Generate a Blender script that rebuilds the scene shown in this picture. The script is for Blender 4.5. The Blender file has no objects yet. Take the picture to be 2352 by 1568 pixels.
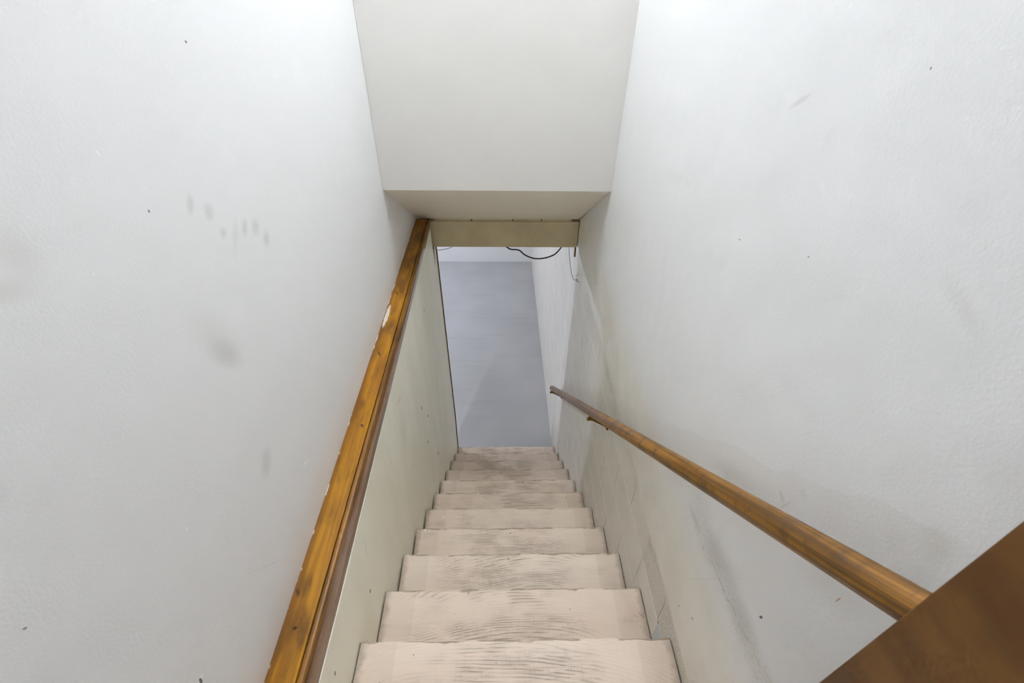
import bpy, bmesh, math, random
from mathutils import Vector, Matrix

# ------------------------------------------------------------------ camera, world, light, exposure
S = bpy.context.scene
C = bpy.context.collection
S.view_settings.view_transform = 'Standard'
S.view_settings.look = 'None'
S.view_settings.gamma = 1.0
S.view_settings.exposure = 0.21
S.cycles.max_bounces = 12; S.cycles.diffuse_bounces = 7; S.cycles.glossy_bounces = 2; S.cycles.transmission_bounces = 0
S.cycles.use_adaptive_sampling = True; S.cycles.adaptive_min_samples = 16; S.cycles.adaptive_threshold = 0.10; S.cycles.use_light_tree = False; S.cycles.caustics_reflective = False

F_PX, PITCH, YAW, ROLL = 1092.76, 0.6768, 0.0283, 0.0174
cam_d = bpy.data.cameras.new('camera')
cam_d.sensor_fit = 'HORIZONTAL'; cam_d.sensor_width = 36.0
cam_d.lens = F_PX / 2352 * 36.0
cam_d.clip_start = 0.02
cam_d.dof.use_dof = True; cam_d.dof.focus_distance = 2.3; cam_d.dof.aperture_fstop = 10.0
cam = bpy.data.objects.new('camera', cam_d); C.objects.link(cam)
cp, sp, cy, sy, cr, sr = math.cos(PITCH), math.sin(PITCH), math.cos(YAW), math.sin(YAW), math.cos(ROLL), math.sin(ROLL)
right = Vector((cy, -sy, 0)); fh = Vector((sy, cy, 0)); zz = Vector((0, 0, 1))
fwd = fh * cp - zz * sp; up = fh * sp + zz * cp
r2 = right * cr + up * sr; u2 = -right * sr + up * cr
M = Matrix((r2, u2, -fwd)).transposed().to_4x4(); M.translation = Vector((-0.044, -0.5446, 1.5592))
cam.matrix_world = M
S.camera = cam

w = bpy.data.worlds.new('world'); S.world = w; w.use_nodes = True
w.node_tree.nodes['Background'].inputs[0].default_value = (0.9, 0.95, 1, 1)
w.node_tree.nodes['Background'].inputs[1].default_value = 0.3

def lamp(name, loc, power, col, rad):
    d = bpy.data.lights.new(name, 'POINT'); d.energy = power; d.color = col; d.shadow_soft_size = rad
    o = bpy.data.objects.new(name, d); C.objects.link(o); o.location = loc
    return o
lamp('stairwell_lamp', (-0.27, 1.465, 2.95), 27, (0.955, 0.98, 1.0), 0.05)
lamp('stairwell_lamp', (0.22, 1.465, 2.95), 25, (0.955, 0.98, 1.0), 0.05)
lamp('landing_fill_light', (0.0, -1.9, 2.3), 19, (0.92, 0.965, 1.0), 0.3)  # added fill light behind the camera, not a known fixture
lamp('basement_lamp', (-1.15, 0.35, -0.05), 70, (0.86, 0.91, 1.0), 0.06)
lamp('basement_lamp', (-2.30, 4.60, -0.14), 110, (0.77, 0.835, 1.0), 0.05)
lamp('basement_lamp', (-3.20, 2.75, -0.30), 105, (0.80, 0.86, 1.0), 0.06)

# ------------------------------------------------------------------ node helpers
class NT:
    def __init__(s, name):
        m = bpy.data.materials.new(name); m.use_nodes = True
        s.m = m; s.t = m.node_tree; s.b = s.t.nodes['Principled BSDF']
    def n(s, typ, **k):
        x = s.t.nodes.new(typ)
        for a, v in k.items(): setattr(x, a, v)
        return x
    def l(s, a, b): s.t.links.new(a, b)
    def val(s, sock, v):
        if hasattr(v, 'is_output'): s.l(v, sock)
        else: sock.default_value = v
    def math(s, op, a, b=0.0, c=0.0, clamp=False):
        x = s.n('ShaderNodeMath', operation=op); x.use_clamp = clamp
        for i, v in enumerate((a, b, c)): s.val(x.inputs[i], v)
        return x.outputs[0]
    def pos(s): return s.n('ShaderNodeNewGeometry').outputs['Position']
    def obj(s): return s.n('ShaderNodeTexCoord').outputs['Object']
    def xyz(s, v):
        x = s.n('ShaderNodeSeparateXYZ'); s.l(v, x.inputs[0]); return x.outputs
    def mapping(s, v, loc=(0,0,0), rot=(0,0,0), sc=(1,1,1), typ='POINT'):
        x = s.n('ShaderNodeMapping', vector_type=typ); s.l(v, x.inputs[0])
        x.inputs['Location'].default_value = loc; x.inputs['Rotation'].default_value = rot; x.inputs['Scale'].default_value = sc
        return x.outputs[0]
    def noise(s, v, sc, det=3.0, rough=0.5, dist=0.0):
        x = s.n('ShaderNodeTexNoise'); s.l(v, x.inputs['Vector'])
        x.inputs['Scale'].default_value = sc; x.inputs['Detail'].default_value = min(det, 2.5)
        x.inputs['Roughness'].default_value = rough; x.inputs['Distortion'].default_value = dist
        return x.outputs['Fac']
    def ramp(s, f, lo, hi, a=0.0, b=1.0, smooth=True):
        x = s.n('ShaderNodeMapRange', interpolation_type='SMOOTHSTEP' if smooth else 'LINEAR')
        s.val(x.inputs['Value'], f)
        for k, v in (('From Min', lo), ('From Max', hi), ('To Min', a), ('To Max', b)): s.val(x.inputs[k], v)
        return x.outputs['Result']
    def mix(s, f, a, b, blend='MIX'):
        x = s.n('ShaderNodeMix', data_type='RGBA', blend_type=blend)
        s.val(x.inputs[0], f)
        for i, v in ((6, a), (7, b)):
            if isinstance(v, tuple): v = (*v[:3], 1)
            s.val(x.inputs[i], v)
        return x.outputs[2]
    def bump(s, h, strength, dist, prev=None):
        x = s.n('ShaderNodeBump'); s.l(h, x.inputs['Height'])
        s.val(x.inputs['Strength'], strength); x.inputs['Distance'].default_value = dist
        if prev is not None: s.l(prev, x.inputs['Normal'])
        return x.outputs[0]
    def done(s, col, rough=0.6, normal=None, spec=0.5):
        s.val(s.b.inputs['Base Color'], (*col, 1) if isinstance(col, tuple) else col)
        s.val(s.b.inputs['Roughness'], rough)
        s.b.inputs['Specular IOR Level'].default_value = spec
        if normal is not None: s.l(normal, s.b.inputs['Normal'])
        return s.m

def srgb(r, g, b):
    f = lambda c: (c/255/12.92) if c/255 <= 0.04045 else ((c/255+0.055)/1.055)**2.4
    return (f(r), f(g), f(b))

# marks on the walls: (kind, centre, half length, half width, angle in the wall plane)
LW =[
  ('d', [-0.567, 0.3908, 1.4449], 0.0025, 0.0039, -1.789),
  ('d', [-0.567, 0.136, 1.2603], 0.0027, 0.0023, -0.894),
  ('s', [-0.567, 0.2321, 1.2301], 0.0205, 0.011, -2.248),
  ('s', [-0.567, 0.273, 1.1992], 0.0179, 0.0174, -2.248),
  ('s', [-0.567, 0.4058, 1.107], 0.021, 0.0197, -2.163),
  ('s', [-0.567, 0.3659, 1.1259], 0.0214, 0.0124, -2.402),
  ('s', [-0.567, 0.2901, 1.1503], 0.012, 0.0129, -2.012),
  ('s', [-0.567, 0.4336, 1.0668], 0.0213, 0.0174, -2.248),
  ('t', [-0.567, 0.3253, 1.1285], 0.0346, 0.0135, -2.293),
  ('s', [-0.567, 0.1555, 0.9671], 0.0636, 0.029, -0.955),
  ('s', [-0.567, 0.1225, 0.6802], 0.0387, 0.0268, -2.248),
  ('t', [-0.567, 0.1504, 1.0051], 0.0956, 0.0512, -1.052),
  ('w', [-0.567, 0.252, 0.5031], 0.0203, 0.0024, -0.522),
  ('w', [-0.567, -0.1144, 0.8151], 0.0035, 0.0028, -1.931),
  ('d', [-0.567, -0.3256, 0.9796], 0.003, 0.0015, -0.94),
  ('w', [-0.567, 0.0983, 1.3557], 0.005, 0.0012, -1.311),
  ('w', [-0.567, -0.0058, 1.2368], 0.0028, 0.001, -1.464),
  ('w', [-0.567, -0.2589, 0.5773], 0.0096, 0.0062, 0.04),
  ('b', [-0.567, -0.2599, 0.5742], 0.0087, 0.0033, -1.661),
  ('t', [-0.567, -0.0251, 0.503], 0.0924, 0.002, 2.197),
  ('t', [-0.567, -0.0773, 1.3011], 0.0353, 0.0295, -1.268),
  ('t', [-0.567, -0.1086, 1.2767], 0.0344, 0.0182, -0.43),
]
RW =[
  ('s', [0.445, 0.3005, 1.3845], 0.0307, 0.0059, 2.566),
  ('d', [0.445, 0.0642, 1.4687], 0.0019, 0.0014, 1.903),
  ('w', [0.445, -0.0162, 1.4351], 0.0037, 0.0007, 1.994),
  ('d', [0.445, 0.3394, 1.1169], 0.0039, 0.0014, 2.899),
  ('d', [0.445, 0.1221, 1.1959], 0.0038, 0.0009, 3.011),
  ('t', [0.445, -0.2786, 1.0523], 0.0254, 0.0264, 3.086),
  ('s', [0.445, -0.0747, 0.834], 0.0145, 0.007, -2.705),
  ('s', [0.445, -0.09, 0.8313], 0.0254, 0.0029, 1.858),
  ('t', [0.445, -0.1065, 0.8901], 0.0107, 0.0096, -2.563),
  ('o', [0.445, -0.249, 0.8401], 0.009, 0.0011, 1.656),
  ('b', [0.445, -0.1793, 0.599], 0.0028, 0.0072, -2.805),
  ('s', [0.445, -0.0523, 0.9751], 0.0279, 0.0007, 2.107),
  ('s', [0.445, -0.0215, 0.5137], 0.0877, 0.0458, 2.894),
  ('s', [0.445, -0.1482, 0.5122], 0.072, 0.048, 2.863),
  ('s', [0.445, 0.1067, 0.4606], 0.0484, 0.0156, 3.082),
  ('s', [0.445, -0.0313, 0.4297], 0.2509, 0.0007, 2.001),
  ('d', [0.445, -0.0465, 0.2475], 0.0057, 0.0034, 2.681),
  ('d', [0.445, 0.0139, 0.1743], 0.0065, 0.0022, 2.284),
  ('t', [0.445, -0.2196, 0.8398], 0.0843, 0.0415, 2.444),
  ('t', [0.445, 0.0306, 0.735], 0.1754, 0.0332, 2.51),
  ('t', [0.445, -0.135, 1.2797], 0.0435, 0.014, -2.799),
  ('s', [0.445, 1.6365, -0.1741], 0.0648, 0.0145, 2.952),
  ('s', [0.445, 1.7549, -0.2994], 0.0489, 0.0497, -1.497),
]
LL =[
  ('b', [-0.462, 1.6458, 0.0239], 0.0156, 0.0054, -0.768),
  ('b', [-0.462, 0.306, 0.2865], 0.0082, 0.0049, -1.651),
  ('b', [-0.462, 0.1408, -0.0024], 0.0095, 0.0059, -1.7),
  ('s', [-0.462, 0.8453, 0.1278], 0.0677, 0.0105, 2.706),
  ('b', [-0.462, 1.3288, -0.4957], 0.01, 0.0163, -2.25),
  ('b', [-0.462, 1.2105, -0.3048], 0.018, 0.0074, -1.353),
  ('b', [-0.462, 1.2254, -0.5978], 0.01, 0.0161, -2.25),
  ('b', [-0.462, 1.4581, -0.9976], 0.0226, 0.0113, 2.752),
  ('s', [-0.462, 0.2049, 0.1387], 0.073, 0.0035, -1.844),
  ('s', [-0.462, 0.5877, 0.0575], 0.0478, 0.0047, -1.589),
  ('b', [-0.462, -0.1305, 0.1652], 0.0082, 0.0042, -1.862),
  ('s', [-0.462, 0.9148, -0.4406], 0.0254, 0.0099, 2.715),
  ('t', [-0.462, 0.8131, -0.0538], 0.138, 0.0818, -1.468),
]

KIND = {'d': (srgb(120, 112, 100), 0.8), 's': (srgb(150, 146, 140), 0.22), 't': (srgb(170, 160, 140), 0.13),
        'w': (srgb(250, 250, 250), 0.9), 'b': (srgb(70, 50, 30), 0.85), 'o': (srgb(190, 110, 60), 0.8)}
def stains(s, p, col, lst, warp=0.004, soft=0.45):
    wv = s.n('ShaderNodeTexNoise'); s.l(p, wv.inputs['Vector']); wv.inputs['Scale'].default_value = 60; wv.inputs['Detail'].default_value = 1
    k = s.n('ShaderNodeVectorMath', operation='MULTIPLY_ADD'); s.l(wv.outputs['Color'], k.inputs[0])
    k.inputs[1].default_value = (warp,)*3; k.inputs[2].default_value = (-warp/2,)*3
    a = s.n('ShaderNodeVectorMath', operation='ADD'); s.l(p, a.inputs[0]); s.l(k.outputs[0], a.inputs[1]); p2 = a.outputs[0]
    for kind, c, la, lb, ang in lst:
        src = p2 if lb > 0.006 else p
        v = s.mapping(src, loc=tuple(c), rot=(ang, 0, 0), sc=(0.2, la*1.1, lb*1.1), typ='TEXTURE')
        d = s.n('ShaderNodeVectorMath', operation='LENGTH'); s.l(v, d.inputs[0])
        colr, st = KIND[kind]
        f = s.ramp(d.outputs['Value'], 1.15 if kind in 'st' else 1.0, 0.1 if kind in 'st' else 0.6, 0.0, st)
        col = s.mix(f, col, colr)
    return col

def roller(s, p, strength=0.35, sc=210):
    return s.bump(s.noise(p, sc, 1.5, 0.55), strength, 0.0018)

# ------------------------------------------------------------------ materials
def mat_wall(name, base, lst, rough=0.55, rs=0.22):
    s = NT(name); p = s.pos()
    col = s.mix(s.ramp(s.noise(p, 2.3, 4), 0.35, 0.75, 0, 0.10), base, tuple(c*0.86 for c in base))
    col = stains(s, p, col, lst)
    n = roller(s, p, rs)
    n = s.bump(s.noise(p, 6, 1), 0.25, 0.01, n)
    return s.done(col, rough, n, 0.35)
WHITE = srgb(234, 235, 236)
M_wall_left = mat_wall('white_wall_paint_left', WHITE, LW)
M_plain = mat_wall('white_wall_paint', WHITE, [])
M_header = mat_wall('warm_white_drywall', srgb(230, 228, 224), [], rs=0.2)
M_soffit = mat_wall('cream_soffit_paint', srgb(244, 238, 222), [], rs=0.12)

def mat_right():
    s = NT('painted_block_and_plaster'); p = s.pos(); x, y, z = s.xyz(p)
    wob = s.math('MULTIPLY_ADD', s.noise(p, 9, 2), 0.03, -0.015)
    zz_ = s.math('ADD', z, wob)
    low = s.ramp(zz_, 0.09, 0.05)                           # block zone = 1
    drywall = s.ramp(s.math('ADD', z, s.math('MULTIPLY_ADD', s.noise(p, 7, 3), 0.05, -0.025)), 0.52, 0.28)
    col = s.mix(s.ramp(s.noise(p, 2.3, 4), 0.35, 0.75, 0, 0.10), WHITE, tuple(c*0.86 for c in WHITE))
    cream = s.mix(s.ramp(s.noise(p, 5, 4), 0.35, 0.7), srgb(233, 231, 224), srgb(224, 221, 212))
    col = s.mix(drywall, col, cream)
    # hand grime band that follows the rail, on the wall behind it
    h = s.math('ADD', z, s.math('MULTIPLY', y, 0.861))
    h = s.math('ADD', h, s.math('MULTIPLY_ADD', s.noise(p, 6, 4, 0.6), 0.10, -0.05))
    band = s.math('MULTIPLY', s.ramp(h, 0.835, 0.828), s.ramp(h, 0.70, 0.80))
    yb = s.math('MULTIPLY', s.ramp(y, -0.31, -0.28), s.ramp(y, 0.75, 0.2))
    band = s.math('MULTIPLY', band, yb)
    col = s.mix(s.math('MULTIPLY', band, 0.11), col, srgb(190, 182, 160))
    # grimy patched seam at floor level with a hairline crack
    seam = s.math('ABSOLUTE', s.math('SUBTRACT', z, s.math('ADD', 0.50, s.math('MULTIPLY_ADD', s.noise(p, 4, 3), 0.14, -0.07))))
    near = s.math('MULTIPLY', s.ramp(y, 0.25, 0.05), s.ramp(seam, 0.075, 0.01))
    sp_ = s.ramp(s.noise(p, 160, 3, 0.7), 0.5, 0.62)
    col = s.mix(s.math('MULTIPLY', near, 0.13), col, srgb(150, 144, 132))
    col = s.mix(s.math('MULTIPLY', s.math('MULTIPLY', near, sp_), 0.16), col, srgb(110, 104, 92))
    ck = s.math('ABSOLUTE', s.math('SUBTRACT', s.math('SUBTRACT', z, s.math('MULTIPLY_ADD', y, -0.26, 0.465)),
              s.math('MULTIPLY_ADD', s.noise(p, 16, 4, 0.7), 0.06, -0.03)))
    ckm = s.math('MULTIPLY', s.ramp(ck, 0.0016, 0.0003), s.math('MULTIPLY', s.ramp(s.noise(p, 26, 2), 0.44, 0.52), s.ramp(y, 0.14, 0.10)))
    yel = s.ramp(y, -0.14, -0.2)
    col = s.mix(s.math('MULTIPLY', ckm, 0.7), col, s.mix(yel, srgb(90, 80, 62), srgb(196, 178, 90)))
    # blocks: horizontal joints every 0.2032, staggered vertical joints
    u = s.math('DIVIDE', s.math('ADD', z, 0.092 + 0.2032*20), 0.2032)
    fz = s.math('FRACT', u); row = s.math('FLOOR', u)
    jz = s.math('MULTIPLY', s.math('MINIMUM', fz, s.math('SUBTRACT', 1.0, fz)), 0.2032)
    odd = s.math('MODULO', row, 2.0)
    v = s.math('ADD', s.math('DIVIDE', s.math('ADD', y, 4.0 - 0.285 + 0.064), 0.4064), s.math('MULTIPLY', s.math('ADD', odd, 1), 0.5))
    fy = s.math('FRACT', v); jy = s.math('MULTIPLY', s.math('MINIMUM', fy, s.math('SUBTRACT', 1.0, fy)), 0.4064)
    rag = s.math('MULTIPLY_ADD', s.noise(p, 30, 3), 0.004, -0.002)
    jzl = s.ramp(s.math('ADD', jz, rag), 0.0042, 0.0016); jyl = s.ramp(s.math('ADD', jy, rag), 0.0028, 0.0010)
    vis = s.ramp(s.noise(p, 1.7, 2), 0.33, 0.45)
    jzl = s.math('MULTIPLY', jzl, low); jyl = s.math('MULTIPLY', s.math('MULTIPLY', jyl, low), vis)
    col = s.mix(s.math('MULTIPLY', low, 0.5), col, srgb(222, 219, 209))
    col = s.mix(s.math('MULTIPLY', jzl, 0.85), col, srgb(253, 252, 248))
    col = s.mix(s.math('MULTIPLY', jyl, 0.55), col, srgb(150, 140, 112))
    # bare sand-textured end of the plaster near the first step
    stp = s.math('MULTIPLY', s.ramp(y, 0.290, 0.280), s.math('MULTIPLY', s.ramp(zz_, -0.094, -0.090), s.ramp(zz_, 0.088, 0.078)))
    grain = s.noise(p, 230, 2, 0.7)
    col = s.mix(s.math('MULTIPLY', s.math('MULTIPLY', stp, s.ramp(grain, 0.50, 0.40)), 0.45), col, srgb(140, 130, 110))
    # pale blue-grey unpainted block corner under the last joint
    blue = s.math('MULTIPLY', s.ramp(y, 0.071, 0.069), s.math('MULTIPLY', s.ramp(z, -0.090, -0.096), s.ramp(y, -0.30, -0.28)))
    col = s.mix(blue, col, srgb(196, 206, 212))
    col = stains(s, p, col, RW + [('b', [.45, .072, -.09], .007, .005, 0), ('b', [.455, 2.03, -.055], .03, .003, 1.6), ('d', [.455, 1.05, -1.0], .03, .003, 1.3)])
    n = roller(s, p, 0.22)
    n = s.bump(grain, s.math('MULTIPLY', stp, 0.9), 0.003, n)
    n = s.bump(s.math('SUBTRACT', 1.0, s.math('MAXIMUM', jzl, jyl)), 0.5, 0.003, n)
    n = s.bump(s.noise(p, 7, 1), 0.35, 0.012, n)
    return s.done(col, 0.5, n, 0.35)
M_right = mat_right()

def mat_panel():
    s = NT('greenish_cream_panel_paint'); p = s.pos()
    v = s.mapping(p, sc=(1, 2.2, 0.7))
    col = s.mix(s.ramp(s.noise(v, 3.2, 4), 0.3, 0.7), srgb(246, 245, 230), srgb(240, 238, 221))
    col = s.mix(s.ramp(s.noise(p, 45, 2), 0.76, 0.80, 0, 0.6), col, srgb(120, 112, 95))
    col = stains(s, p, col, LL, warp=0.002)
    n = s.bump(s.noise(s.mapping(p, sc=(1, 3, 1)), 30, 3), 0.15, 0.002)
    return s.done(col, 0.42, n, 0.45)
M_panel = mat_panel()

def mat_tread():
    s = NT('worn_pinkish_tread_paint'); o = s.obj(); x, y, z = s.xyz(o)
    oi = s.n('ShaderNodeObjectInfo').outputs['Object Index']
    off = s.n('ShaderNodeCombineXYZ'); s.l(s.math('MULTIPLY', oi, 3.7), off.inputs[0]); s.l(s.math('MULTIPLY', oi, 1.9), off.inputs[1]); s.l(oi, off.inputs[2])
    a = s.n('ShaderNodeVectorMath', operation='ADD'); s.l(o, a.inputs[0]); s.l(off.outputs[0], a.inputs[1]); q = a.outputs[0]
    # cathedral grain
    g1 = s.noise(s.mapping(q, sc=(1.7, 6.0, 1)), 1.0, 1, 0.4)
    ph = s.math('MULTIPLY_ADD', g1, 60.0, s.math('MULTIPLY', y, 620.0))
    ph = s.math('MULTIPLY_ADD', s.noise(s.mapping(q, sc=(9, 40, 1)), 1.0, 3), 5.0, ph)
    xx = s.math('SUBTRACT', x, s.math('MULTIPLY_ADD', s.math('FRACT', s.math('MULTIPLY', oi, 0.37)), 0.24, -0.12))
    ph = s.math('MULTIPLY_ADD', s.math('MULTIPLY', xx, xx), 260.0, ph)
    wv = s.math('SINE', ph)
    # worn foot zone in the middle, patchy
    wear = s.math('MULTIPLY', s.ramp(s.math('ABSOLUTE', s.math('ADD', x, 0.02)), 0.40, 0.08), s.ramp(s.noise(s.mapping(q, sc=(4, 6, 1)), 1.0, 4, 0.6), 0.38, 0.62))
    wear2 = s.ramp(s.noise(s.mapping(q, sc=(3, 7, 1)), 1.3, 4, 0.6), 0.52, 0.70, 0, 0.5)
    wtot = s.math('MAXIMUM', wear, wear2)
    fine = s.noise(s.mapping(q, sc=(9, 170, 1)), 1.0, 4, 0.65)
    brk = s.noise(s.mapping(q, sc=(9, 60, 1)), 1.0, 4, 0.6)
    gl = s.math('MULTIPLY', s.ramp(wv, 0.25, 0.9), s.ramp(brk, 0.40, 0.54))
    base = s.mix(s.ramp(s.noise(q, 3, 4), 0.3, 0.7), srgb(240, 225, 210), srgb(231, 213, 197))
    dirt = s.math('MULTIPLY', wtot, s.ramp(fine, 0.36, 0.66, 0.12, 0.50))
    col = s.mix(dirt, base, srgb(160, 146, 132))
    cross = s.noise(s.mapping(q, sc=(130, 22, 1)), 1.0, 3, 0.6)
    col = s.mix(s.math('MULTIPLY', wtot, s.ramp(cross, 0.52, 0.70, 0, 0.20)), col, srgb(140, 128, 112))
    col = s.mix(s.math('MULTIPLY', gl, s.ramp(wtot, 0.1, 0.8, 0.06, 0.62)), col, srgb(142, 126, 108))
    # lanes left by an old runner near both ends
    lane = s.math('MAXIMUM', s.ramp(x, -0.345, -0.352), s.ramp(x, 0.350, 0.358))
    col = s.mix(s.math('MULTIPLY', lane, 0.16), col, srgb(176, 160, 146))
    # grime at both ends and along the back
    end = s.ramp(s.math('ADD', s.math('ABSOLUTE', x), s.math('MULTIPLY', s.noise(q, 40, 3), 0.03)), 0.440, 0.468)
    col = s.mix(s.math('MULTIPLY', end, 0.5), col, srgb(120, 104, 86))
    # chipped nosing (front edge is at local y = 0)
    chip = s.math('MULTIPLY', s.ramp(s.math('ADD', y, s.math('MULTIPLY', s.noise(s.mapping(q, sc=(9, 30, 9)), 1.0, 5, 0.7), 0.030)), 0.0065, 0.0085), s.ramp(s.noise(s.mapping(q, sc=(8, 2, 2)), 1.0, 3), 0.42, 0.50))
    col = s.mix(s.math('MULTIPLY', chip, 0.75), col, s.mix(s.noise(q, 50, 2), srgb(120, 95, 62), srgb(170, 160, 140)))
    # knots, nail heads and specks
    vor = s.n('ShaderNodeTexVoronoi'); s.l(s.mapping(q, sc=(8, 12, 1)), vor.inputs['Vector']); vor.inputs['Scale'].default_value = 1.0
    col = s.mix(s.ramp(vor.outputs['Distance'], 0.045, 0.02, 0, 0.75), col, srgb(96, 82, 66))
    sp2 = s.ramp(s.noise(q, 90, 2), 0.73, 0.77, 0, 0.6)
    col = s.mix(sp2, col, srgb(105, 90, 74))
    rust = s.ramp(s.noise(q, 7, 3), 0.70, 0.78, 0, 0.35)
    col = s.mix(rust, col, srgb(150, 120, 80))
    h = s.math('SUBTRACT', s.math('MULTIPLY', fine, 0.3), s.math('MULTIPLY', gl, s.ramp(wtot, 0, 0.8, 0.3, 1.0)))
    n = s.bump(h, 0.45, 0.0016)
    return s.done(col, 0.55, n, 0.35)
M_tread = mat_tread()

def mat_varnish(name, c1, c2, c3, axis=1, freq=(70, 3, 70), rough=0.3, blotch=True, slope=0.0, local=False):
    s = NT(name); o = s.obj()
    v = s.mapping(o, sc=freq)
    st = s.noise(v, 1.0, 4, 0.6, 0.4)
    col = s.mix(s.ramp(st, 0.32, 0.68), c1, c2)
    if blotch:
        col = s.mix(s.ramp(s.noise(s.mapping(o, sc=(14, 5, 14)), 1.0, 4, 0.6), 0.46, 0.66, 0, 0.75), col, c3)
        col = s.mix(s.ramp(s.noise(s.mapping(o, sc=(60, 16, 60)), 1.0, 3, 0.6), 0.55, 0.75, 0, 0.5), col, c3)
    fl = s.noise(s.mapping(o, sc=(180, 120, 180)), 1.0, 2)
    col = s.mix(s.ramp(fl, 0.78, 0.82, 0, 0.7), col, srgb(235, 220, 190))
    n = s.bump(s.noise(s.mapping(o, sc=tuple(f*1.7 for f in freq)), 1.0, 3), 0.12, 0.001)
    return s, col, n
s, col, n = mat_varnish('golden_varnished_cap', srgb(176, 124, 18), srgb(148, 97, 18), srgb(98, 60, 18))
p = s.obj(); x, y, z = s.xyz(p)
edge = s.ramp(s.math('ADD', x, s.math('MULTIPLY', s.noise(s.mapping(p, sc=(2, 3, 2)), 1.0, 2), 0.02)), -0.540, -0.547)
col = s.mix(s.math('MULTIPLY', edge, 0.6), col, srgb(118, 76, 26))
for cy_, cx_, la in ((0.929, -0.537, 0.020), (0.002, -0.556, 0.012), (-0.08, -0.535, 0.005), (0.55, -0.52, 0.012), (1.38, -0.545, 0.02)):
    vv = s.mapping(p, loc=(cx_, cy_, 0.31), rot=(0, 0, 0.5), sc=(0.006, la, 1), typ='TEXTURE')
    d = s.n('ShaderNodeVectorMath', operation='LENGTH'); s.l(vv, d.inputs[0])
    col = s.mix(s.ramp(s.math('ADD', d.outputs['Value'], s.noise(p, 90, 2)), 1.6, 0.8, 0, 0.85), col, srgb(62, 40, 20))
pv = s.mapping(p, loc=(-0.556, 1.19, 0.31), sc=(0.010, 0.10, 1), typ='TEXTURE')
d = s.n('ShaderNodeVectorMath', operation='LENGTH'); s.l(pv, d.inputs[0])
col = s.mix(s.ramp(s.math('ADD', d.outputs['Value'], s.math('MULTIPLY', s.noise(p, 70, 3), 0.8)), 1.35, 1.1, 0, 0.85), col, srgb(228, 224, 220))
caulk = s.math('MULTIPLY', s.ramp(x, -0.5635, -0.5655), s.ramp(s.noise(s.mapping(p, sc=(1, 22, 1)), 1.0, 4, 0.7), 0.55, 0.62))
col = s.mix(caulk, col, srgb(235, 233, 228))
M_cap = s.done(col, 0.28, n, 0.5)
s, col, n = mat_varnish('dark_varnished_bead', srgb(150, 100, 26), srgb(108, 70, 18), srgb(84, 52, 18)); M_bead = s.done(col, 0.42, n, 0.4)
s, col, n = mat_varnish('brown_varnished_apron', srgb(128, 98, 72), srgb(112, 82, 58), srgb(108, 76, 50)); M_apron = s.done(col, 0.16, n, 0.9)
s, col, n = mat_varnish('varnished_rail_wood', srgb(152, 104, 26), srgb(90, 60, 20), srgb(74, 48, 20), freq=(130, 130, 2.0)); M_rail = s.done(col, 0.33, n, 0.5)
s, col, n = mat_varnish('varnished_door_veneer', srgb(112, 74, 30), srgb(98, 63, 26), srgb(84, 52, 22), freq=(8, 8, 3)); M_door = s.done(col, 0.42, n, 0.4)
s, col, n = mat_varnish('raw_brown_trim', srgb(130, 98, 52), srgb(104, 76, 40), srgb(80, 56, 30)); M_trim = s.done(col, 0.6, n, 0.3)
s = NT('dark_wood_gap_shade'); M_dark = s.done(srgb(62, 42, 30), 0.85)  # stud wood, and the shade behind the filler gaps
s = NT('dark_unseen_basement'); M_basement_dark = s.done(s.mix(s.noise(s.mapping(s.pos(), sc=(8, 1, 8)), 2, 3), srgb(112, 92, 70), srgb(84, 66, 50)), 0.8)  # unseen basement surfaces made dark to cut bounced light
s = NT('black_cable'); M_cable = s.done(srgb(44, 36, 30), 0.45)
s = NT('grey_wire'); M_wire = s.done(srgb(70, 66, 62), 0.5)
s = NT('aged_brass'); s.b.inputs['Metallic'].default_value = 1.0
M_brass = s.done(s.mix(s.noise(s.obj(), 60, 3), srgb(150, 120, 60), srgb(100, 74, 34)), 0.38)
def mat_beam():
    s = NT('dingy_cream_board_paint'); p = s.pos()
    col = s.mix(s.ramp(s.noise(p, 6, 4), 0.3, 0.7), srgb(206, 194, 160), srgb(192, 179, 146))
    col = s.mix(s.ramp(s.noise(p, 75, 2), 0.70, 0.76, 0, 0.6), col, srgb(120, 100, 72))
    return s.done(col, 0.55, s.bump(s.noise(s.mapping(p, sc=(3, 1, 40)), 4, 3), 0.2, 0.002), 0.3)
M_beam = mat_beam()
def mat_floor():
    s = NT('grey_white_painted_concrete'); p = s.pos()
    col = s.mix(s.ramp(s.noise(p, 1.4, 4), 0.3, 0.7), srgb(196, 198, 200), srgb(184, 187, 188))
    col = s.mix(s.ramp(s.noise(p, 38, 2), 0.74, 0.78, 0, 0.5), col, srgb(120, 112, 100))
    v = s.mapping(p, sc=(1.2, 9, 1))
    col = s.mix(s.ramp(s.noise(v, 1.3, 4), 0.55, 0.75, 0, 0.25), col, srgb(165, 166, 166))
    return s.done(col, 0.4, s.bump(s.noise(p, 20, 4), 0.15, 0.003), 0.4)
M_floor = mat_floor()
def mat_land():
    s = NT('landing_vinyl'); p = s.pos()
    return s.done(s.mix(s.noise(p, 5, 3), srgb(196, 186, 172), srgb(184, 174, 160)), 0.5)
M_land = mat_land()
s = NT('opal_glass'); s.b.inputs['Transmission Weight'].default_value = 0.0; M_opal = s.done((0.9, 0.9, 0.88), 0.3)

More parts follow.
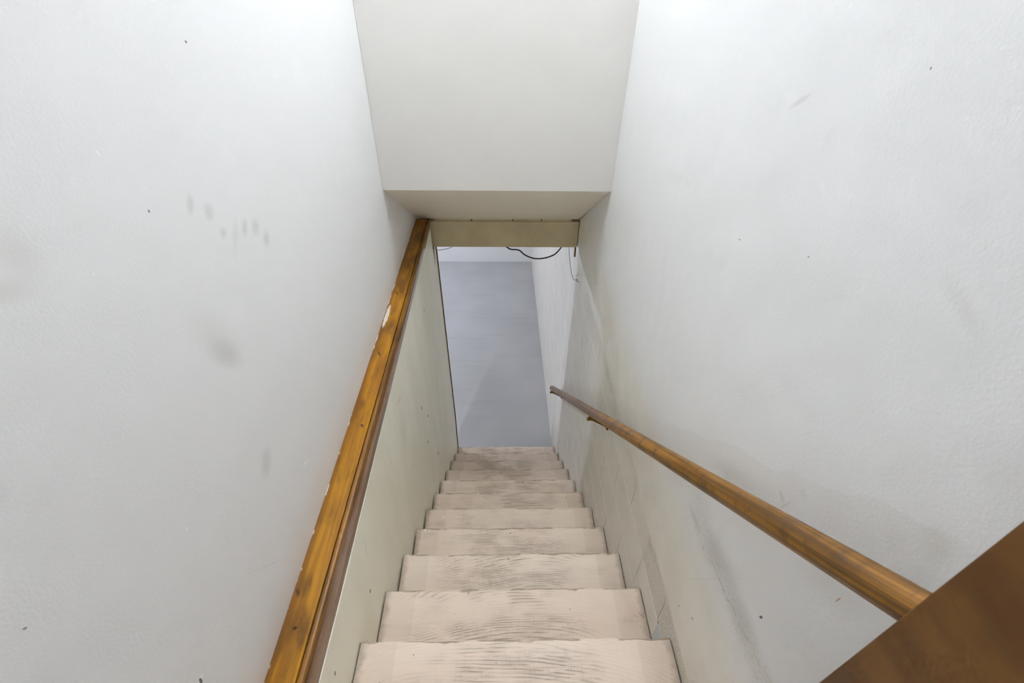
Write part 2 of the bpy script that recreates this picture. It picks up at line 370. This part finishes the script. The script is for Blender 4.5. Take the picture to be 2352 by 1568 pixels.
# ------------------------------------------------------------------ mesh helpers
def link(name, verts, faces, mat, parent=None, smooth=False, loc=(0, 0, 0)):
    me = bpy.data.meshes.new(name); me.from_pydata([tuple(v) for v in verts], [], faces); me.update()
    bm = bmesh.new(); bm.from_mesh(me); bmesh.ops.recalc_face_normals(bm, faces=bm.faces); bm.to_mesh(me); bm.free()
    if smooth:
        for f in me.polygons: f.use_smooth = True
    me.materials.append(mat)
    o = bpy.data.objects.new(name, me); C.objects.link(o); o.location = loc
    if parent: o.parent = parent
    return o
def box_vf(x0, x1, y0, y1, z0, z1):
    v = [(x, y, z) for x in (x0, x1) for y in (y0, y1) for z in (z0, z1)]
    f = [(0,1,3,2),(4,6,7,5),(0,4,5,1),(2,3,7,6),(0,2,6,4),(1,5,7,3)]
    return v, f
def box(name, b, mat, parent=None, bev=0.0, seg=2, loc=(0, 0, 0)):
    v, f = box_vf(*b); o = link(name, v, f, mat, parent, loc=loc)
    if bev:
        bm = bmesh.new(); bm.from_mesh(o.data)
        bmesh.ops.bevel(bm, geom=bm.edges[:], offset=bev, segments=seg, profile=0.5, affect='EDGES')
        bm.to_mesh(o.data); bm.free()
    return o
def struct(o): o['kind'] = 'structure'; return o
def empty(name, loc=(0, 0, 0)):
    o = bpy.data.objects.new(name, None); C.objects.link(o); o.location = loc; o.empty_display_size = 0.1; return o
def tag(o, label, cat, group=None):
    o['label'] = label; o['category'] = cat
    if group: o['group'] = group
    return o
def prism_y(name, prof, y0, y1, mat, parent=None, smooth=False):
    n = len(prof)
    v = [(x, y0, z) for x, z in prof] + [(x, y1, z) for x, z in prof]
    f = [(i, (i+1) % n, n+(i+1) % n, n+i) for i in range(n)] + [tuple(range(n)), tuple(range(2*n-1, n-1, -1))]
    return link(name, v, f, mat, parent)
def tube(name, pts, r, mat, parent=None, seg=12, loc=(0, 0, 0)):
    pts = [Vector(p) for p in pts]; rs = r if isinstance(r, (list, tuple)) else [r]*len(pts)
    v, f = [], []; N = None
    for i, p in enumerate(pts):
        t = (pts[min(i+1, len(pts)-1)] - pts[max(i-1, 0)]).normalized()
        if N is None: N = t.orthogonal().normalized()
        N = (N - t*N.dot(t)).normalized(); B = t.cross(N)
        for k in range(seg):
            a = 2*math.pi*k/seg; v.append(p + (N*math.cos(a) + B*math.sin(a))*rs[i])
    for i in range(len(pts)-1):
        for k in range(seg):
            f.append((i*seg+k, i*seg+(k+1) % seg, (i+1)*seg+(k+1) % seg, (i+1)*seg+k))
    f.append(tuple(range(seg))); f.append(tuple((len(pts)-1)*seg+k for k in range(seg)))
    return link(name, v, f, mat, parent, smooth=True, loc=loc)
def spline(P, n=10):
    P = [Vector(p) for p in P]; out = []
    for i in range(len(P)-1):
        p0 = P[max(i-1, 0)]; p1 = P[i]; p2 = P[i+1]; p3 = P[min(i+2, len(P)-1)]
        for k in range(n):
            t = k/n
            out.append(0.5*((2*p1) + (p2-p0)*t + (2*p0-5*p1+4*p2-p3)*t*t + (3*p1-p0-3*p2+p3)*t**3))
    return out + [P[-1]]

# ------------------------------------------------------------------ measured layout
RUN, RISE = 0.2333, 0.2022
XW = 0.457                 # lower walls
FZ = -11*RISE              # basement floor
YB = -2.6                  # back wall of the room on the landing
TOP = 3.20                 # ceiling
YH, ZH = 1.5186, 0.758     # header wall, its lower edge
YE = 2.335                 # end of the lower left wall
LZ = 2*RISE                # landing floor

# upper left wall, thick
struct(box('wall_left', (-0.70, -0.567, -0.90, YH, 0.25, TOP), M_wall_left))
struct(box('wall_left_behind_header', (-0.70, -0.567, YH, 2.42, 0.25, 1.6), M_wall_left))
# lower left wall: leaning panel with a broken upper corner at the beam
def xl(y, z): return -0.457 - 0.030*max(0, min(1, y/2.3))*max(0, min(1, (z+1.6)/1.85)) - 0.004*max(0, min(1, z/0.3))
vs, fs = [], []
ys = [-0.9 + i*(2.222+0.9)/28 for i in range(29)] + [2.324, YE]; zs = [FZ + i*(-0.03-FZ)/20 for i in range(21)] + [0.095, 0.18, 0.262]
for y in ys:
    for z in zs: vs.append((xl(y, z), y, z))
nz = len(zs); ny = len(ys)
for i in range(ny-1):
    for j in range(nz-1):
        if not (i == ny-3 and j >= nz-4): fs.append((i*nz+j, (i+1)*nz+j, (i+1)*nz+j+1, i*nz+j+1))
i, j = ny-3, nz-4
fs.append((i*nz+j, (i+1)*nz+j, (i+1)*nz+j+1))
struct(link('wall_lower_left', vs, fs, M_panel))
bpy.data.objects['wall_lower_left'].modifiers.new('thickness', 'SOLIDIFY').thickness = 0.008
sol = bpy.data.objects['wall_lower_left'].modifiers['thickness']; sol.offset = 1
struct(box('wall_left_framing', (-0.566, -0.505, -0.9, YE-0.004, FZ, 0.245), M_dark))
struct(box('wall_left_basement_side', (-0.582, -0.568, -1.2, YE, FZ, 0.2), M_plain))
# raw brown edge strip that closes the end of the wall
vv, ff = [], []
tz = [FZ, -1.6, -1.0, -0.4, 0.0, 0.2]
for z in tz:
    xo = xl(YE, z) + 0.0065
    vv += [(-0.582, YE+0.0005, z), (xo, YE+0.0005, z), (xo, YE+0.014, z), (-0.582, YE+0.014, z)]
for a in range(len(tz)-1): ff += [(a*4+k, a*4+(k+1) % 4, a*4+4+(k+1) % 4, a*4+4+k) for k in range(4)]
ff += [(0, 1, 2, 3), tuple(range(4*len(tz)-4, 4*len(tz)))]
struct(link('trim_1', vv, ff, M_trim))

# right wall: block below, plaster above that bellies slightly into the stairwell
def xr(y, z):
    t = max(0, min(1, (z-0.0)/0.12)); t = t*t*(3-2*t)
    k = max(0, min(1, (2.4-y)/0.5))
    x = 0.457 - 0.012*t*k
    if y > 2.6: x -= 0.020*(y-2.6)/3.6
    return x
ys = [-0.9, -0.7] + [-0.5 + i*0.1 for i in range(29)] + [2.6, 3.2, 4.0, 5.0, 6.3]
zs = [FZ-0.05, -1.6, -1.0, -0.5, -0.2, -0.1, -0.03] + [0.01*i for i in range(0, 15)] + [0.3, 0.8, 1.5, TOP]
vs = [(xr(y, z), y, z) for y in ys for z in zs]; nz = len(zs)
fs = [(i*nz+j, (i+1)*nz+j, (i+1)*nz+j+1, i*nz+j+1) for i in range(len(ys)-1) for j in range(nz-1)]
ks = ys.index(2.6)
for nm, a, b in (('wall_right', 0, ks), ('wall_right_basement', ks, len(ys)-1)):
    sub = vs[a*nz:(b+1)*nz]
    fs = [(i*nz+j, (i+1)*nz+j, (i+1)*nz+j+1, i*nz+j+1) for i in range(b-a) for j in range(nz-1)]
    wr = struct(link(nm, sub, fs, M_right, smooth=(nm == 'wall_right')))
    m = wr.modifiers.new('thickness', 'SOLIDIFY'); m.thickness = 0.15
    m.offset = -1 if wr.data.polygons[0].normal.x < 0 else 1

# header wall over the stairs and sloping soffit under it
struct(box('wall_front', (-0.566, 0.4445, YH, YH+0.10, ZH, TOP), M_header))
SB = (2.272, 0.285)
prof = [(YH+0.0008, ZH-0.0006), (SB[0]+0.006, SB[1]-0.006*(ZH-SB[1])/(SB[0]-YH)), (SB[0]+0.006, 0.45), (YH+0.13, 0.95), (YH+0.13, ZH+0.001), (YH+0.0008, ZH+0.0004)]
vs = [(x, y, z) for x in (-0.566, 0.4445) for y, z in prof]; k = len(prof)
fs = [tuple(range(k)), tuple(range(2*k-1, k-1, -1))] + [(i, (i+1) % k, k+(i+1) % k, k+i) for i in range(k)]
struct(link('ceiling', vs, fs, M_soffit))
# upstairs ceiling, landing and the room behind the camera
struct(box('ceiling_upper', (-2.2, 1.6, YB-0.1, YH, TOP, TOP+0.1), M_plain))
struct(box('wall_back', (-2.2, 1.6, YB-0.1, YB, LZ, TOP), M_plain))
struct(box('wall_room_left', (-2.3, -2.2, YB, -0.9, LZ, TOP), M_plain))
struct(box('wall_room_right', (1.6, 1.7, YB, -0.9, LZ, TOP), M_plain))
struct(box('wall_room_front_left', (-2.2, -0.567, -1.0, -0.9, LZ, TOP), M_plain))
struct(box('wall_room_front_right', (0.46, 1.6, -1.3, -0.9, LZ, TOP), M_plain))
struct(box('floor_landing', (-2.2, 1.6, YB, -2*RUN, LZ-0.06, LZ), M_land))
# basement
struct(box('floor', (-5.0, 0.60, -1.2, 6.4, FZ-0.1, FZ), M_floor))
struct(box('wall_basement_far', (-5.0, 0.60, 6.205, 6.4, FZ, 0.3), M_plain))
struct(box('wall_basement_left', (-5.2, -5.0, -1.2, 6.4, FZ, 0.3), M_basement_dark))
struct(box('wall_basement_near', (-5.0, -0.582, -1.3, -1.2, FZ, 0.3), M_basement_dark))
struct(box('ceiling_basement', (-5.0, -0.582, -1.2, 6.4, 0.2, 0.3), M_basement_dark))
struct(box('ceiling_basement_front', (-0.582, 0.60, 2.40, 6.4, 0.2, 0.3), M_basement_dark))

# ------------------------------------------------------------------ staircase
DRIPS = [(6, -0.398, 1.378, 0.0055), (6, 0.122, 1.376, 0.0055), (5, -0.189, 1.155, 0.0055), (3, -0.414, 0.689, 0.0055), (9, 0.288, 2.045, 0.0040), (9, 0.057, 2.060, 0.0040), (4, -0.361, 0.880, 0.0055)]
stair = empty('staircase', (0, 0, 0))
tag(stair, 'steep staircase with worn pinkish painted wooden treads going down to the basement', 'staircase')
random.seed(4)
T = 0.035
# tread local frame: x across, y = 0 at the nosing edge (front), negative towards the riser behind
def tread_mesh():
    bm = bmesh.new()
    L, D = 0.4530, RUN + 0.002
    nx = 60
    prof = [(-D-0.0, 0), (-0.20, 0), (-0.12, 0), (-0.05, 0), (-0.018, 0), (-0.007, -0.0008), (-0.0018, -0.004), (0, -0.011), (0, -0.026), (-0.004, -0.033), (-0.012, -T), (-D, -T)]
    rows = []
    for i in range(nx+1):
        x = -L + 2*L*i/nx
        e = 0.0
        rows.append([bm.verts.new((x, y, z)) for y, z in prof])
    m_ = len(prof)
    for i in range(nx):
        for j in range(m_): bm.faces.new((rows[i][j], rows[i+1][j], rows[i+1][(j+1) % m_], rows[i][(j+1) % m_]))
    bm.faces.new(rows[0]); bm.faces.new(rows[-1][::-1])
    return bm
def new_tread(i):
    bm = tread_mesh()
    rnd = random.Random(i*7+1)
    ph = [rnd.uniform(0, 6.28) for _ in range(4)]
    for v in bm.verts:                      # worn, slightly wavy nosing
        if v.co.y > -0.02:
            x = v.co.x
            d = 0.0012*math.sin(9*x+ph[0]) + 0.0008*math.sin(31*x+ph[1]) + 0.0007*math.sin(77*x+ph[2])
            v.co.y += d - 0.0005; v.co.z += min(0, 0.8*d - 0.0004)
        if v.co.y > -0.15: v.co.z += 0.0
    bmesh.ops.recalc_face_normals(bm, faces=bm.faces)
    me = bpy.data.meshes.new('tread'); bm.to_mesh(me); bm.free()
    me.materials.append(M_tread)
    o = bpy.data.objects.new('tread', me); C.objects.link(o); o.parent = stair
    o.location = (0, i*RUN, -i*RISE); o.pass_index = i + 3
    return o
for i in range(-1, 11):
    new_tread(i)
for i in range(-2, 11):
    y0 = i*RUN - 0.036; top = -i*RISE - (T if i > -2 else 0.06) - 0.0005
    o = box('riser', (-0.4515, 0.4515, y0, y0+0.018, -(i+1)*RISE + 0.0005, top), M_tread, stair)
# dots of spilt white paint on a few treads
M_drip = NT('white_paint_drip').done(srgb(240, 238, 232), 0.4)
treads = [o for o in stair.children if o.name.startswith('tread')]
for i, px_, py_, rr in DRIPS:
    rnd = random.Random(i); n_ = 14
    ring = [(rr*(1+0.18*rnd.uniform(-1, 1))*math.cos(2*math.pi*k/n_), rr*1.1*math.sin(2*math.pi*k/n_)) for k in range(n_)]
    v = [(x, y, 0.0002) for x, y in ring] + [(x*0.7, y*0.7, 0.0009) for x, y in ring]
    f = [(k, (k+1) % n_, n_+(k+1) % n_, n_+k) for k in range(n_)] + [tuple(range(n_, 2*n_))]
    tr = [o for o in treads if abs(o.location.z + i*RISE) < 1e-3][0]
    o = link('paint_spot', v, f, M_drip, tr, loc=(px_, py_-i*RUN, 0.0)); o['label'] = 'white paint drop'

# ------------------------------------------------------------------ half-wall cap on the left
cap = empty('wall_cap_rail', (0, 0, 0))
tag(cap, 'long golden varnished wooden cap board along the left wall with a dark beaded edge', 'ledge')
ct = 0.312
prism_y('cap_board', [(-0.5668, ct-0.022), (-0.5668, ct), (-0.5010, ct), (-0.4995, ct-0.0008), (-0.4985, ct-0.004), (-0.4985, ct-0.022)], -0.88, 2.205, M_cap, cap)
bead = [(-0.4965, ct-0.024), (-0.4965, ct-0.004), (-0.4957, ct-0.0015), (-0.4935, ct-0.0002), (-0.489, ct-0.0002), (-0.484, ct-0.0015), (-0.4815, ct-0.005), (-0.4805, ct-0.010), (-0.4812, ct-0.024)]
prism_y('bead_molding', bead, -0.88, 2.205, M_bead, cap)
# apron: upright board under the bead; its face follows the leaning wall
za, zb = 0.262, ct-0.0245
vs = []
for y in (-0.88, 0.0, 2.205):
    xo = xl(y, 0.25)
    xf = -0.4655 if y <= 0 else -0.4860
    vs += [(xf-0.018, y, za), (xf+0.0025, y, za), (xf, y, zb), (xf-0.018, y, zb)]
fs = [(0,1,2,3), (8,11,10,9)]
for a in (0, 4): fs += [(a+k, a+(k+1) % 4, a+4+(k+1) % 4, a+4+k) for k in range(4)]
link('apron_board', vs, fs, M_apron, cap)

# ------------------------------------------------------------------ header beam with filler pieces
beam = box('header_beam', (-0.4995, 0.4500, 2.272, 2.312, 0.088, 0.266), M_beam, bev=0.0025)
tag(beam, 'dingy cream painted header board spanning the stair opening under the sloping soffit', 'beam')
for a, b in ((-0.470, -0.238), (-0.229, 0.026), (0.033, 0.206), (0.212, 0.400)):
    box('filler_strip', (a, b, 2.2785, 2.302, 0.2668, 0.2815), M_beam, beam, bev=0.0012)
struct(box('gap_shade_backing', (-0.566, 0.45, 2.313, 2.333, 0.2, 0.40), M_dark))  # dark sheet added so the gaps between filler strips look shaded
struct(box('trim_3', (0.4475, 0.456, 2.322, 2.336, -0.01, 0.20), M_trim))

# ------------------------------------------------------------------ handrail on the right wall
rail = empty('handrail', (0.376, 2.30, -1.225))
tag(rail, 'round varnished wooden handrail sloping down the right wall on brass brackets', 'handrail')
SL = -0.861
p0 = Vector((0.376, 2.30, -1.225)); d = Vector((0, -1, -SL)).normalized()
Lr = 3.62
# shape along local +z, then aligned
prof = [(0.0, 0.006), (0.0012, 0.013), (0.004, 0.0175), (0.009, 0.0203), (0.016, 0.0215), (Lr-0.016, 0.0215), (Lr-0.004, 0.0175), (Lr, 0.008)]
seg = 40; vs = []; fs = []
full = []
for i in range(len(prof)): full.append(prof[i])
for zl, r in full:
    for k in range(seg):
        a = 2*math.pi*k/seg; vs.append((r*math.cos(a), r*math.sin(a), zl))
for i in range(len(full)-1):
    for k in range(seg): fs.append((i*seg+k, i*seg+(k+1) % seg, (i+1)*seg+(k+1) % seg, (i+1)*seg+k))
fs += [tuple(range(seg)), tuple((len(full)-1)*seg+k for k in range(seg))]
bar = link('rail_bar', vs, fs, M_rail, rail, smooth=True)
bar.rotation_mode = 'QUATERNION'; bar.rotation_quaternion = d.to_track_quat('Z', 'X')
def bracket(y, first=False):
    zc = p0.z + SL*(y-p0.y)                        # rail axis height here
    xw = xr(y, zc-0.09)
    zr = zc - 0.078; ya = y - 0.020
    b = tube('bracket', [(xw-0.0005, ya, zr), (xw-0.022, ya+0.004, zr+0.010), (0.392, y-0.004, zc-0.050), (0.378, y, zc-0.046), (0.366, y, zc-0.046), (0.360, y, zc-0.046), (0.3575, y, zc-0.046)],
             [0.0075, 0.0062, 0.0065, 0.0075, 0.0088, 0.0088, 0.0060], M_brass, rail, 16, loc=tuple(-p0))
    tube('rosette', [(xw+0.001, ya, zr), (xw-0.004, ya, zr), (xw-0.008, ya, zr), (xw-0.010, ya, zr)],
         [0.017, 0.017, 0.013, 0.006], M_brass, b, 20)
    tube('saddle', [(0.372, y, zc-0.045), (0.374, y, zc-0.024)], [0.0065, 0.009], M_brass, b, 12)
    return b
for y in (2.262, 0.965, -0.42): bracket(y)

# ------------------------------------------------------------------ open door at the right, beside the camera
door = struct(box('door_1', (0.318, 0.353, -1.13, -0.371, LZ+0.012, 2.42), M_door, bev=0.0015))
hinge_x = 0.36

# ------------------------------------------------------------------ cables under the basement ceiling
def P(x, y, z): return (x, y, z)
c1 = spline([(-0.16, 2.46, 0.13), (-0.10, 2.46, 0.06), (-0.012, 2.46, -0.006), (0.02, 2.46, -0.026), (0.055, 2.46, -0.029), (0.085, 2.46, -0.037), (0.12, 2.46, -0.069), (0.17, 2.46, -0.093),
             (0.215, 2.46, -0.100), (0.27, 2.46, -0.093), (0.325, 2.46, -0.070), (0.352, 2.46, -0.043), (0.377, 2.46, -0.005), (0.405, 2.46, 0.05), (0.42, 2.46, 0.19)], 8)
tag(tube('cable', c1, 0.0049, M_cable, seg=12), 'thick black cable sagging in a loop below the cream header board', 'cable')
c2 = spline([(-0.49, 2.39, 0.0), (-0.47, 2.39, 0.003), (-0.43, 2.39, 0.009), (-0.40, 2.39, 0.018), (-0.37, 2.39, 0.034), (-0.33, 2.39, 0.08), (-0.32, 2.39, 0.19)], 8)
tag(tube('wire', c2, 0.0019, M_wire, seg=8), 'thin dark wire running from the left wall end up behind the header board', 'wire')
c3 = spline([(0.405, 2.36, 0.19), (0.412, 2.36, 0.06), (0.420, 2.34, -0.02), (0.430, 2.30, -0.085), (0.440, 2.27, -0.125), (0.4465, 2.24, -0.135), (0.4515, 2.20, -0.118), (0.4522, 2.16, -0.085), (0.4525, 2.12, -0.080), (0.453, 2.09, -0.062), (0.4535, 2.06, -0.045)], 8)  # upper part is wire; lower loop models the thick cable's shadow on the wall
tag(tube('wire', c3, 0.0017, M_wire, seg=8), 'thin grey wire hanging by the header board, its lower loop shaped after a cable shadow on the right wall', 'wire')
